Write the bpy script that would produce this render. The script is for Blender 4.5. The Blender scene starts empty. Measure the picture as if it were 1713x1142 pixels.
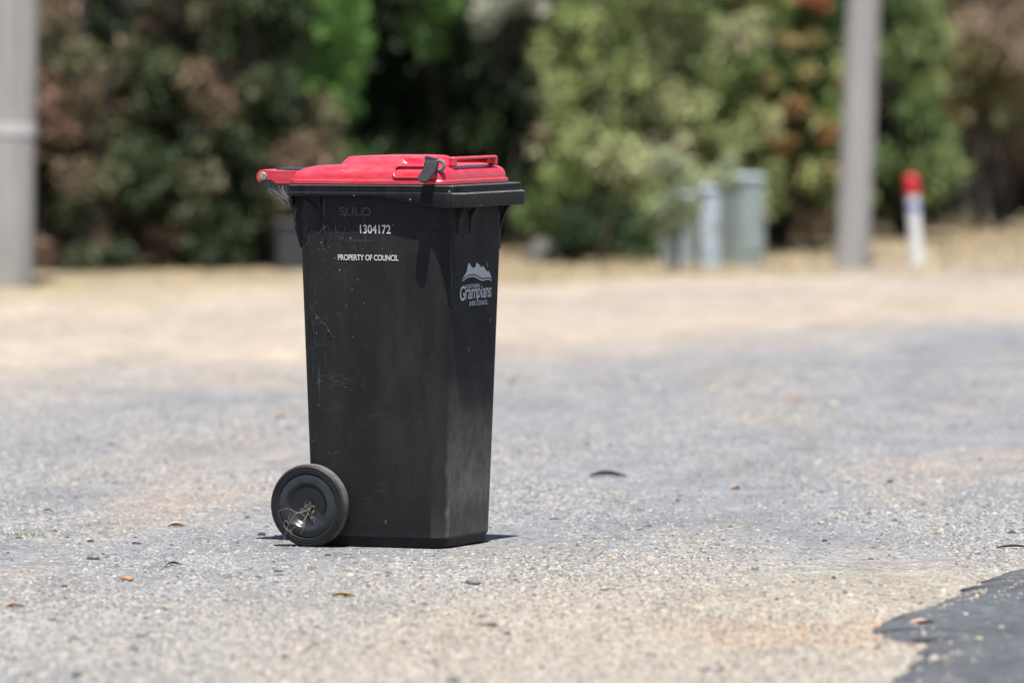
import bpy, math, random
import numpy as np
from mathutils import Vector, noise as mnoise
R = math.radians
scn = bpy.context.scene
COL = scn.collection
random.seed(7)
rng = np.random.default_rng(11)

# ------------------------------------------------------------------ camera, sky, sun, exposure
F = 12260.0                      # focal length in photograph pixels (1713 wide)
CAM_H, HOR = 1.343, 100.0
cam = bpy.data.cameras.new('camera'); camo = bpy.data.objects.new('camera', cam); COL.objects.link(camo)
cam.sensor_fit = 'HORIZONTAL'; cam.sensor_width = 36.0; cam.lens = 36.0 * F / 1713.0
camo.location = (0, 0, CAM_H)
camo.rotation_euler = (R(90) - math.atan((571 - HOR) / F), 0, 0)
cam.clip_start = 0.5; cam.clip_end = 3000
cam.dof.use_dof = True; cam.dof.focus_distance = 20.05; cam.dof.aperture_fstop = 3.3; cam.dof.aperture_blades = 0
scn.camera = camo

SUN_DIR = Vector((0.018, -0.28, 1.0)).normalized()      # towards the sun
elev = math.asin(SUN_DIR.z)
w = bpy.data.worlds.new('World'); scn.world = w; w.use_nodes = True
nt = w.node_tree
bg = nt.nodes['Background']; bg.inputs[1].default_value = 0.06
sky = nt.nodes.new('ShaderNodeTexSky'); sky.sky_type = 'NISHITA'; sky.sun_disc = False
sky.sun_elevation = elev; sky.sun_rotation = math.atan2(SUN_DIR.x, SUN_DIR.y)
sky.air_density = 1.0; sky.dust_density = 1.2; sky.altitude = 200
nt.links.new(sky.outputs[0], bg.inputs[0])
sl = bpy.data.lights.new('sun', 'SUN'); sl.energy = 5.0; sl.angle = R(0.53); sl.color = (1.0, 0.955, 0.89)
slo = bpy.data.objects.new('sun', sl); COL.objects.link(slo)
slo.rotation_euler = SUN_DIR.to_track_quat('Z', 'Y').to_euler(); slo.location = (0, 0, 30)
scn.view_settings.view_transform = 'Standard'; scn.view_settings.look = 'None'
scn.view_settings.exposure = 0.92; scn.view_settings.gamma = 1.0
scn.view_settings.use_curve_mapping = False

def px(x, y, z=0.0):
    """ground point (height z) from a photograph pixel"""
    Z = F * (CAM_H - z) / (y - HOR)
    return Vector(((x - 856.5) * Z / F, Z, z))

# ------------------------------------------------------------------ node helpers
class NT:
    def __init__(s, name):
        s.m = bpy.data.materials.new(name); s.m.use_nodes = True
        s.t = s.m.node_tree; s.p = s.t.nodes['Principled BSDF']; s.out = s.t.nodes['Material Output']
    def n(s, t, ins=None, **kw):
        nd = s.t.nodes.new(t)
        for k, v in kw.items(): setattr(nd, k, v)
        for k, v in (ins or {}).items():
            if hasattr(v, 'is_output') or isinstance(v, bpy.types.NodeSocket): s.t.links.new(v, nd.inputs[k])
            else: nd.inputs[k].default_value = v
        return nd
    def lk(s, a, b): s.t.links.new(a, b)
    def pos(s): return s.n('ShaderNodeNewGeometry').outputs['Position']
    def obj(s): return s.n('ShaderNodeTexCoord').outputs['Object']
    def mp(s, v, scale=(1, 1, 1), loc=(0, 0, 0), rot=(0, 0, 0)):
        return s.n('ShaderNodeMapping', {'Vector': v, 'Scale': scale, 'Location': loc, 'Rotation': rot}).outputs[0]
    def noise(s, v, scale, det=4, rough=.55, dist=0):
        return s.n('ShaderNodeTexNoise', {'Vector': v, 'Scale': scale, 'Detail': det, 'Roughness': rough, 'Distortion': dist}).outputs[0]
    def voro(s, v, scale, out='Distance', feature='F1', rand=1.0):
        return s.n('ShaderNodeTexVoronoi', {'Vector': v, 'Scale': scale, 'Randomness': rand}, feature=feature).outputs[out]
    def ramp(s, f, stops, interp='LINEAR'):
        nd = s.n('ShaderNodeValToRGB', {'Fac': f}); cr = nd.color_ramp; cr.interpolation = interp
        while len(cr.elements) < len(stops): cr.elements.new(0.5)
        for e, (p, c) in zip(cr.elements, stops):
            e.position = p; e.color = (c[0], c[1], c[2], 1) if not isinstance(c, (int, float)) else (c, c, c, 1)
        return nd.outputs[0]
    def math(s, op, a, b=0.0, c=0.0, clamp=False):
        nd = s.t.nodes.new('ShaderNodeMath'); nd.operation = op; nd.use_clamp = clamp
        for i, v in enumerate((a, b, c)):
            if isinstance(v, bpy.types.NodeSocket): s.t.links.new(v, nd.inputs[i])
            else: nd.inputs[i].default_value = v
        return nd.outputs[0]
    def mix(s, f, a, b, mode='MIX'):
        nd = s.t.nodes.new('ShaderNodeMix'); nd.data_type = 'RGBA'; nd.blend_type = mode
        for i, v in ((0, f), (6, a), (7, b)):
            if isinstance(v, bpy.types.NodeSocket): s.t.links.new(v, nd.inputs[i])
            elif i == 0: nd.inputs[i].default_value = v
            else: nd.inputs[i].default_value = (v[0], v[1], v[2], 1)
        return nd.outputs[2]
    def sep(s, v):
        return s.n('ShaderNodeSeparateXYZ', {0: v}).outputs
    def set(s, **kw):
        for k, v in kw.items():
            k = k.replace('_', ' ')
            if isinstance(v, bpy.types.NodeSocket): s.t.links.new(v, s.p.inputs[k])
            else: s.p.inputs[k].default_value = (v[0], v[1], v[2], 1) if isinstance(v, tuple) else v
        return s
    def bump(s, h, strength, dist):
        b = s.n('ShaderNodeBump', {'Height': h, 'Strength': strength, 'Distance': dist})
        s.lk(b.outputs[0], s.p.inputs['Normal']); return s

def ground_zone(N):
    """base colour of the trodden ground at a world position: bands of grey and tan grit, then straw"""
    P = N.pos(); X, Y, Z = N.sep(P)
    wv = N.mp(P, (0.55, 0.16, 1))
    n1 = N.math('SUBTRACT', N.noise(wv, 1.3, 4, .6), .5)
    t = N.math('ADD', N.math('MULTIPLY_ADD', X, -1.6, Y), N.math('MULTIPLY', n1, 9.0))
    t = N.math('DIVIDE', t, 80.0)
    g1, g2, tan, tan2, straw = (.209, .209, .207), (.184, .192, .206), (.350, .298, .245), (.300, .268, .230), (.285, .232, .148)
    far = N.ramp(t, [(0.0, g1), (.26, g2), (.385, g2), (.45, tan), (.50, tan2), (.535, tan), (.59, straw), (.75, straw)])
    # a lens of cream grit in front on the right, greyer on the left
    t2 = N.math('ADD', Y, N.math('MULTIPLY', n1, 5.5))
    band = N.ramp(N.math('DIVIDE', N.math('SUBTRACT', t2, 14.0), 8.0), [(.0, .40), (.14, .55), (.34, .85), (.48, .72), (.80, 0)])
    xr = N.math('ADD', N.math('MULTIPLY', N.math('ADD', X, .9), .8), n1, clamp=True)
    fac = N.math('MULTIPLY', band, N.math('ADD', N.math('MULTIPLY', xr, .72), .18), clamp=True)
    c = N.mix(fac, far, (.325, .278, .205))
    # pinkish sandy patches
    n2 = N.noise(N.mp(P, (0.9, 0.22, 1), (3.1, 8, 0)), 1.1, 5, .6)
    pk = N.ramp(n2, [(.52, 0), (.68, 1)])
    c = N.mix(N.math('MULTIPLY', pk, .55), c, (.30, .245, .195))
    # rusty streak beside the road edge
    dx = N.math('ABSOLUTE', N.math('SUBTRACT', Y, 17.15))
    ru = N.math('MULTIPLY', N.ramp(N.math('ADD', dx, N.math('MULTIPLY', n1, 1.2)), [(.05, 1), (.55, 0)]),
                N.ramp(X, [(.25, 0), (.6, 1), (.9, 1), (1.0, 0)]))
    c = N.mix(N.math('MULTIPLY', ru, .6), c, (.29, .165, .085))
    return c, P

def mat_ground():
    N = NT('ground_grit'); c, P = ground_zone(N)
    P2 = N.mp(P, (1, .55, 1))
    v = N.n('ShaderNodeTexVoronoi', {'Vector': N.mp(P, (1, .8, 1)), 'Scale': 115.0}); cellc = N.sep(v.outputs['Color'])[0]
    v2 = N.n('ShaderNodeTexVoronoi', {'Vector': P2, 'Scale': 34.0}); cell2 = N.sep(v2.outputs['Color'])[0]
    m = N.ramp(cellc, [(0, .45), (.14, .74), (.6, .97), (.92, 1.2), (1, 1.55)])
    c = N.mix(1, c, m, 'MULTIPLY')
    m2 = N.ramp(cell2, [(0, .68), (.08, .88), (.5, 1.0), (.93, 1.05), (1, 1.3)])
    c = N.mix(1, c, m2, 'MULTIPLY')
    n = N.noise(N.mp(P, (1, .35, 1)), 4.0, 6, .62)
    c = N.mix(1, c, N.ramp(n, [(.3, .80), (.7, 1.12)]), 'MULTIPLY')
    big = N.noise(N.mp(P, (.5, .18, 1)), 3.2, 5, .6)
    c = N.mix(1, c, N.ramp(big, [(.32, .86), (.5, 1.0), (.7, 1.08)]), 'MULTIPLY')
    N.set(Base_Color=c, Roughness=.95); N.p.inputs['Specular IOR Level'].default_value = .2
    h = N.math('ADD', N.math('MULTIPLY', v.outputs['Distance'], -.004), N.math('MULTIPLY', N.noise(P, 30, 5, .6), .012))
    N.bump(h, .75, 1.0)
    return N.m

def mat_pebble():
    N = NT('gravel_stone'); c, P = ground_zone(N)
    r = N.n('ShaderNodeNewGeometry').outputs['Random Per Island']
    st = N.ramp(r, [(0, (.018, .019, .022)), (.12, (.045, .047, .054)), (.28, (.12, .121, .127)), (.5, (.207, .206, .204)),
                    (.68, (.275, .262, .24)), (.8, (.34, .30, .225)), (.9, (.36, .345, .32)), (.975, (.25, .145, .08)), (1, (.41, .405, .39))])
    c = N.mix(.26, st, c)
    N.set(Base_Color=c, Roughness=.85); N.p.inputs['Specular IOR Level'].default_value = .3
    return N.m

def mat_asphalt():
    N = NT('dark_asphalt'); P = N.pos()
    v = N.n('ShaderNodeTexVoronoi', {'Vector': P, 'Scale': 130.0}); cc = N.sep(v.outputs['Color'])[0]
    c = N.ramp(cc, [(0, (.035, .038, .043)), (.6, (.064, .070, .080)), (.96, (.088, .095, .107)), (1, (.13, .13, .13))])
    n = N.noise(P, 1.6, 5, .6)
    c = N.mix(1, c, N.ramp(n, [(.3, .8), (.7, 1.25)]), 'MULTIPLY')
    c = N.mix(1, c, N.ramp(N.noise(N.mp(P, (1, .5, 1)), 26, 4, .75), [(.28, .62), (.5, 1.0), (.72, 1.5)]), 'MULTIPLY')
    dust = N.ramp(N.noise(N.mp(P, (1, .4, 1)), 5, 6, .7), [(.58, 0), (.8, 1)])
    c = N.mix(N.math('MULTIPLY', dust, .16), c, (.2, .18, .15))
    N.set(Base_Color=c, Roughness=.8).bump(N.math('MULTIPLY', v.outputs['Distance'], -.006), .8, 1)
    return N.m

def mat_body():
    N = NT('black_plastic'); O = N.obj(); x, y, z = N.sep(O)
    base = N.mix(N.ramp(N.noise(N.mp(O, (1, 1, .5)), 5, 5, .65), [(.35, 0), (.7, 1)]), (.0185, .0187, .0200), (.0275, .0278, .0295))
    # dust splashed up the lower front and a thin film along the foot
    n = N.noise(O, 9, 5, .6)
    lowf = N.math('MULTIPLY', N.ramp(N.math('ADD', z, N.math('MULTIPLY', N.math('SUBTRACT', n, .5), .22)), [(.12, 1), (.48, 0)]),
                  N.ramp(N.math('ADD', N.math('SUBTRACT', x, N.math('MULTIPLY', z, .035)), N.math('MULTIPLY', N.math('SUBTRACT', N.noise(O, 28, 5, .7), .5), .014)), [(.1765, 0), (.1850, 1)]))
    foot = N.math('MULTIPLY', N.math('GREATER_THAN', z, .031), 1.0)
    lowf = N.math('MULTIPLY', lowf, N.ramp(z, [(.028, .15), (.034, 1)]))
    foot = N.math('MULTIPLY', foot, N.ramp(N.math('ADD', z, N.math('MULTIPLY', N.math('SUBTRACT', n, .5), .12)), [(.02, .14), (.14, 0)]))
    fac = N.math('MAXIMUM', N.math('MULTIPLY', lowf, N.ramp(N.noise(N.mp(O, (1, 1, .5)), 34, 5, .7), [(.3, .38), (.7, .82)])), foot)
    film = N.math('MULTIPLY', N.ramp(N.noise(N.mp(O, (2, 2, .5)), 3.2, 6, .7), [(.5, 0), (.8, 1)]), .075)
    fac = N.math('MAXIMUM', fac, film)
    c = N.mix(fac, base, (.27, .252, .22))
    # specks, drips and scratches
    v = N.n('ShaderNodeTexVoronoi', {'Vector': O, 'Scale': 55.0})
    sp = N.math('MULTIPLY', N.math('LESS_THAN', v.outputs['Distance'], .13), N.math('GREATER_THAN', N.sep(v.outputs['Color'])[0], .86))
    v3 = N.n('ShaderNodeTexVoronoi', {'Vector': O, 'Scale': 120.0})
    sp3 = N.math('MULTIPLY', N.math('LESS_THAN', v3.outputs['Distance'], .16), N.math('GREATER_THAN', N.sep(v3.outputs['Color'])[1], .9))
    area = N.ramp(N.noise(N.mp(O, (1, 1, 1), (4, 2, 1)), 4, 3, .6), [(.42, .05), (.62, 1)])
    c = N.mix(N.math('MULTIPLY', N.math('MAXIMUM', sp, sp3), N.math('MULTIPLY', area, .42)), c, (.42, .40, .37))
    st = N.ramp(N.noise(N.mp(O, (60, 60, 1.6)), 1.0, 2, .5), [(.70, 0), (.78, 1)])
    c = N.mix(N.math('MULTIPLY', st, N.math('MULTIPLY', area, .22)), c, (.28, .28, .28))
    sc = N.ramp(N.noise(N.mp(O, (5, 5, 90), rot=(0, .35, .1)), 1.0, 2, .5), [(.73, 0), (.77, 1)])
    c = N.mix(N.math('MULTIPLY', sc, N.math('MULTIPLY', area, .18)), c, (.25, .25, .26))
    rub = N.math('MULTIPLY', N.ramp(N.noise(N.mp(O, (3, 3, 9), (1, 7, 2), (0, .5, 0)), 4.0, 7, .75, .6), [(.56, 0), (.72, 1)]), N.ramp(N.noise(N.mp(O, (1, 1, 1), (9, 3, 5)), 3.5, 2, .5), [(.45, 0), (.65, 1)]))
    c = N.mix(N.math('MULTIPLY', rub, .22), c, (.16, .155, .145))
    v4 = N.n('ShaderNodeTexVoronoi', {'Vector': N.mp(O, (1, 1, .5)), 'Scale': 26.0})
    bl = N.math('MULTIPLY', N.math('LESS_THAN', v4.outputs['Distance'], .10), N.math('GREATER_THAN', N.sep(v4.outputs['Color'])[2], .90))
    c = N.mix(N.math('MULTIPLY', bl, .45), c, (.30, .29, .27))
    rough = N.math('ADD', N.ramp(N.noise(O, 14, 4, .6), [(.3, .46), (.7, .6)]), N.math('MULTIPLY', fac, .5), clamp=True)
    N.set(Base_Color=c, Roughness=rough); N.p.inputs['Specular IOR Level'].default_value = .07
    N.bump(N.noise(O, 260, 2, .5), .05, .01)
    return N.m

def mat_rim():
    N = NT('scuffed_black_plastic'); O = N.obj(); x, y, z = N.sep(O)
    n = N.noise(N.mp(O, (8, 8, 1.5)), 5, 5, .65)
    base = N.mix(N.ramp(n, [(.35, 0), (.7, 1)]), (.0085, .0092, .0112), (.0145, .0155, .018))
    geo = N.n('ShaderNodeNewGeometry'); 
    sc = N.ramp(N.noise(N.mp(O, (14, 14, 60)), 3.0, 4, .7), [(.60, 0), (.74, 1)])
    drip = N.ramp(N.noise(N.mp(O, (90, 90, 4)), 1.0, 3, .6), [(.62, 0), (.72, 1)])
    front = N.ramp(x, [(.10, .25), (.22, 1)])
    fac = N.math('MULTIPLY', N.math('MAXIMUM', N.math('MULTIPLY', sc, .10), N.math('MULTIPLY', drip, .16)), front)
    worn = N.ramp(geo.outputs['Pointiness'], [(.54, 0), (.60, 1)])
    fac = N.math('MAXIMUM', fac, N.math('MULTIPLY', worn, .2))
    c = N.mix(fac, base, (.20, .195, .19))
    nz = N.sep(geo.outputs['Normal'])[2]
    led = N.math('MULTIPLY', N.ramp(nz, [(.45, 0), (.85, 1)]), N.ramp(N.noise(N.mp(O, (1, 1, 1)), 45, 4, .7), [(.3, .15), (.65, .6)]))  # pale ledge dust on upward faces, also painting in the rim's highlight line
    c = N.mix(led, c, (.20, .195, .185))
    v = N.n('ShaderNodeTexVoronoi', {'Vector': O, 'Scale': 60.0})
    sp = N.math('MULTIPLY', N.math('LESS_THAN', v.outputs['Distance'], .14), N.math('GREATER_THAN', N.sep(v.outputs['Color'])[0], .85))
    c = N.mix(N.math('MULTIPLY', sp, .6), c, (.5, .49, .46))
    N.set(Base_Color=c, Roughness=N.ramp(n, [(.3, .36), (.7, .5)])); N.p.inputs['Specular IOR Level'].default_value = .1
    return N.m

def mat_red():
    N = NT('red_lid_plastic'); O = N.obj()
    n = N.noise(O, 9, 5, .65)
    c = N.mix(N.ramp(n, [(.35, 0), (.7, 1)]), (.51, .015, .036), (.57, .022, .047))
    film = N.ramp(N.noise(N.mp(O, (1, 1, 3)), 22, 6, .7), [(.42, 0), (.8, 1)])
    c = N.mix(N.math('MULTIPLY', film, .24), c, (.56, .27, .28))
    drip = N.ramp(N.noise(N.mp(O, (80, 80, 3)), 1.0, 3, .6), [(.66, 0), (.76, 1)])
    c = N.mix(N.math('MULTIPLY', drip, .2), c, (.70, .45, .45))
    N.set(Base_Color=c, Roughness=N.ramp(n, [(.3, .30), (.7, .42)])); N.p.inputs['Specular IOR Level'].default_value = .5
    N.p.inputs['Coat Weight'].default_value = .6; N.p.inputs['Coat Roughness'].default_value = .25
    return N.m

def mat_plain(name, col, rough=.6, var=.25, scale=12, metal=0.0, spec=.5):
    N = NT(name); O = N.obj()
    c = N.mix(N.ramp(N.noise(O, scale, 5, .65), [(.3, 0), (.7, 1)]), tuple(v * (1 - var) for v in col), tuple(min(1, v * (1 + var)) for v in col))
    N.set(Base_Color=c, Roughness=rough, Metallic=metal); N.p.inputs['Specular IOR Level'].default_value = spec
    return N.m

def mat_wood(name, a, b):
    N = NT(name); O = N.obj()
    g = N.noise(N.mp(O, (22, 22, .7)), 1.6, 6, .65, .4)
    c = N.ramp(g, [(.30, a), (.55, b), (.75, tuple(min(1, v * 1.15) for v in b))])
    cr = N.ramp(N.noise(N.mp(O, (38, 38, .5), (5, 1, 3)), 1.0, 3, .5), [(.62, 0), (.70, 1)])
    c = N.mix(N.math('MULTIPLY', cr, .5), c, tuple(v * .4 for v in a))
    N.set(Base_Color=c, Roughness=.85).bump(g, .4, .02)
    return N.m

def mat_leaf(name, stops, sat=1.0, trans=.28):
    N = NT(name)
    t = N.n('ShaderNodeAttribute', attribute_name='tint').outputs['Fac']
    c = N.ramp(t, stops)
    r = N.n('ShaderNodeNewGeometry').outputs['Random Per Island']
    c = N.mix(1, c, N.ramp(r, [(0, .62), (.5, 1.0), (1, 1.45)]), 'MULTIPLY')
    d = N.n('ShaderNodeBsdfDiffuse', {'Color': c}); tr = N.n('ShaderNodeBsdfTranslucent', {'Color': c})
    m1 = N.n('ShaderNodeMixShader', {0: trans, 1: d.outputs[0], 2: tr.outputs[0]})
    gl = N.n('ShaderNodeBsdfGlossy', {'Color': (1, 1, 1, 1), 'Roughness': .6})
    m2 = N.n('ShaderNodeMixShader', {0: .018, 1: m1.outputs[0], 2: gl.outputs[0]})
    N.lk(m2.outputs[0], N.out.inputs['Surface'])
    return N.m

# ------------------------------------------------------------------ mesh helpers
def tag(o, label=None, cat=None, group=None, kind=None):
    if label: o['label'] = label
    if cat: o['category'] = cat
    if group: o['group'] = group
    if kind: o['kind'] = kind
    return o
def empty(name, loc, rz=0.0):
    o = bpy.data.objects.new(name, None); COL.objects.link(o); o.location = loc; o.rotation_euler = (0, 0, rz); o.empty_display_size = .2
    return o
class MB:
    def __init__(s): s.v = []; s.f = []
    def add(s, vs, fs):
        k = len(s.v); s.v += [tuple(v) for v in vs]; s.f += [tuple(i + k for i in f) for f in fs]; return s
    def loft(s, loops, cap0=True, cap1=True, closed=True):
        n = len(loops[0]); k = len(s.v)
        for L in loops: s.v += [tuple(p) for p in L]
        for i in range(len(loops) - 1):
            for j in range(n if closed else n - 1):
                a = k + i * n + j; b = k + i * n + (j + 1) % n
                s.f.append((a, b, b + n, a + n))
        if cap0: s.f.append(tuple(k + j for j in range(n))[::-1])
        if cap1: s.f.append(tuple(k + (len(loops) - 1) * n + j for j in range(n)))
        return s
    def tube(s, pts, rad, n=8, cap=True):
        pts = [Vector(p) for p in pts]; loops = []
        rad = rad if isinstance(rad, (list, tuple)) else [rad] * len(pts)
        up = Vector((0, 0, 1))
        prev = None
        for i, p in enumerate(pts):
            d = (pts[min(i + 1, len(pts) - 1)] - pts[max(i - 1, 0)]).normalized()
            a = (prev - d * prev.dot(d)) if prev is not None else d.cross(up if abs(d.z) < .9 else Vector((1, 0, 0)))
            if a.length < 1e-6: a = d.orthogonal()
            a.normalize(); b = d.cross(a); prev = a
            loops.append([p + (a * math.cos(2 * math.pi * j / n) + b * math.sin(2 * math.pi * j / n)) * rad[i] for j in range(n)])
        return s.loft(loops, cap, cap)
    def lathe(s, prof, axis_o, axis, ref, n=48, closed=False):
        """prof: list of (r, h) along axis"""
        axis = Vector(axis).normalized(); ref = Vector(ref).normalized(); side = axis.cross(ref); o = Vector(axis_o)
        loops = [[o + axis * h + (ref * math.cos(2 * math.pi * j / n) + side * math.sin(2 * math.pi * j / n)) * max(r, 1e-5) for j in range(n)] for r, h in prof]
        return s.loft(loops, not closed, not closed)
    def box(s, lo, hi, b=0.0):
        x0, y0, z0 = lo; x1, y1, z1 = hi
        if b <= 0:
            return s.add([(x0, y0, z0), (x1, y0, z0), (x1, y1, z0), (x0, y1, z0), (x0, y0, z1), (x1, y0, z1), (x1, y1, z1), (x0, y1, z1)],
                         [(3, 2, 1, 0), (4, 5, 6, 7), (0, 1, 5, 4), (1, 2, 6, 5), (2, 3, 7, 6), (3, 0, 4, 7)])
        loops = [rrect(x0 + b, x1 - b, y0 + b, y1 - b, b, z0, 2, 1), rrect(x0, x1, y0, y1, b, z0 + b, 2, 1),
                 rrect(x0, x1, y0, y1, b, z1 - b, 2, 1), rrect(x0 + b, x1 - b, y0 + b, y1 - b, b, z1, 2, 1)]
        return s.loft(loops)
    def prism(s, poly, y0, y1):
        """poly in (x, z), extruded along y"""
        n = len(poly)
        return s.loft([[(x, y0, z) for x, z in poly], [(x, y1, z) for x, z in poly]])
    def build(s, name, mat, parent=None, smooth=35):
        me = bpy.data.meshes.new(name); me.from_pydata(s.v, [], s.f); me.materials.append(mat)
        bm_fix(me)
        if smooth: me.shade_smooth(); me.set_sharp_from_angle(angle=R(smooth))
        o = bpy.data.objects.new(name, me); COL.objects.link(o)
        if parent: o.parent = parent
        return o
def bm_fix(me):
    import bmesh
    b = bmesh.new(); b.from_mesh(me); bmesh.ops.recalc_face_normals(b, faces=b.faces); b.to_mesh(me); b.free()
def rrect(x0, x1, y0, y1, r, z, nc=6, ns=1):
    """rounded rectangle loop; z a number or a function of (x, y)"""
    P = []
    cs = [(x1 - r, y0 + r, -90), (x1 - r, y1 - r, 0), (x0 + r, y1 - r, 90), (x0 + r, y0 + r, 180)]
    arcs = [[(cx + r * math.cos(R(a + 90 * i / nc)), cy + r * math.sin(R(a + 90 * i / nc))) for i in range(nc + 1)] for cx, cy, a in cs]
    for q in range(4):
        P += arcs[q]
        a = arcs[q][-1]; b = arcs[(q + 1) % 4][0]
        for i in range(1, ns): P.append((a[0] + (b[0] - a[0]) * i / ns, a[1] + (b[1] - a[1]) * i / ns))
    return [(x, y, z(x, y) if callable(z) else z) for x, y in P]
def np_mesh(name, verts, faces, mat, parent=None, attrs=None, smooth=False):
    """verts (n,3), faces (m,k) arrays"""
    me = bpy.data.meshes.new(name); m, k = faces.shape
    me.vertices.add(len(verts)); me.vertices.foreach_set('co', np.ascontiguousarray(verts, dtype=np.float32).ravel())
    me.loops.add(m * k); me.loops.foreach_set('vertex_index', np.ascontiguousarray(faces, dtype=np.int32).ravel())
    me.polygons.add(m); me.polygons.foreach_set('loop_start', np.arange(0, m * k, k, dtype=np.int32))
    me.polygons.foreach_set('loop_total', np.full(m, k, dtype=np.int32))
    if smooth: me.polygons.foreach_set('use_smooth', np.ones(m, dtype=bool))
    me.update(calc_edges=True); me.validate()
    for nme, arr in (attrs or {}).items():
        a = me.attributes.new(nme, 'FLOAT', 'FACE'); a.data.foreach_set('value', np.ascontiguousarray(arr, dtype=np.float32))
    me.materials.append(mat)
    o = bpy.data.objects.new(name, me); COL.objects.link(o)
    if parent: o.parent = parent
    return o

# ------------------------------------------------------------------ ground, road, gravel
def gz(x, y):
    return 0.006 * mnoise.noise(Vector((x * 1.7, y * .9, 3.1))) + 0.0035 * mnoise.noise(Vector((x * 6, y * 4, 9.0)))
def near_bin(x, y):
    return math.exp(-(((x + .291) / .5) ** 2 + ((y - 20.3) / .6) ** 2) ** 2)
def ground_h(x, y):
    fade = 1.0 if y < 45 else max(0.0, 1 - (y - 45) / 10)
    far = 0.05 * mnoise.noise(Vector((x * .25, y * .12, 1.0))) * min(1, max(0, (y - 30) / 10))
    return (gz(x, y) * (1 - near_bin(x, y))) * fade + far
xs = np.concatenate([[-900, -300, -100, -40, -18, -10, -7, -5, -4], np.arange(-3.2, 3.21, .08), [4, 5, 7, 10, 18, 40, 100, 300, 900]])
ys = np.concatenate([[-300, -60, -10, 4, 9, 12], np.arange(13.5, 30, .1), np.arange(30, 46, .4), np.arange(46, 72, 1.5), [80, 100, 140, 220, 400, 900, 2200]])
gx, gy = np.meshgrid(xs, ys); nxs, nys = len(xs), len(ys)
gv = np.array([(x, y, ground_h(x, y)) for x, y in zip(gx.ravel(), gy.ravel())])
ii = np.arange(nxs * nys).reshape(nys, nxs)
gf = np.stack([ii[:-1, :-1].ravel(), ii[:-1, 1:].ravel(), ii[1:, 1:].ravel(), ii[1:, :-1].ravel()], 1)
g = np_mesh('ground', gv, gf, mat_ground(), smooth=True); tag(g, kind='structure')

edge_px = [(1713, 952), (1682, 958), (1650, 968), (1610, 985), (1575, 1008), (1530, 1022), (1492, 1033), (1466, 1047), (1456, 1062),
           (1490, 1071), (1538, 1079), (1534, 1095), (1519, 1112), (1502, 1126), (1489, 1142)]
edge = [(p.x, p.y) for p in (px(x, y) for x, y in edge_px)]
edge = [(9.0, 27.0), (5.0, 24.6), (2.9, 22.3), (2.0, 20.9), (1.6, 19.9)] + edge + [(.79, 15.2), (.74, 14.4), (.66, 13), (.5, 9), (.3, 2), (0.2, -60)]
fine = []
for (a, b) in zip(edge[:-1], edge[1:]):
    d = math.hypot(b[0] - a[0], b[1] - a[1]); n = max(1, min(14, int(d / .02))) if d < 2 else 1
    for i in range(n):
        q = i / n; x = a[0] + (b[0] - a[0]) * q; y = a[1] + (b[1] - a[1]) * q
        j = .026 * mnoise.noise(Vector((x * 9, y * 6, 0))) + .016 * mnoise.noise(Vector((x * 30, y * 17, 2))) + .010 * mnoise.noise(Vector((x * 70, y * 50, 4)))
        fine.append((x + j, y + j * 2.5))
fine.append(edge[-1])
rb = MB()
loops = []
for off, z in ((0, -.006), (.016, .003), (.045, .010), (.09, .0145), (.18, .0175), (.5, .02), (9.0, .026), (60, .026)):
    loops.append([(x + off, y - off * .35, z + (.004 * mnoise.noise(Vector((x * 9 + off, y * 5, 0))) if 0 < off < 1 else 0)) for x, y in fine])
rb.loft(loops, False, False, closed=False)
road = rb.build('road', mat_asphalt(), smooth=60); tag(road, kind='structure')

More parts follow.
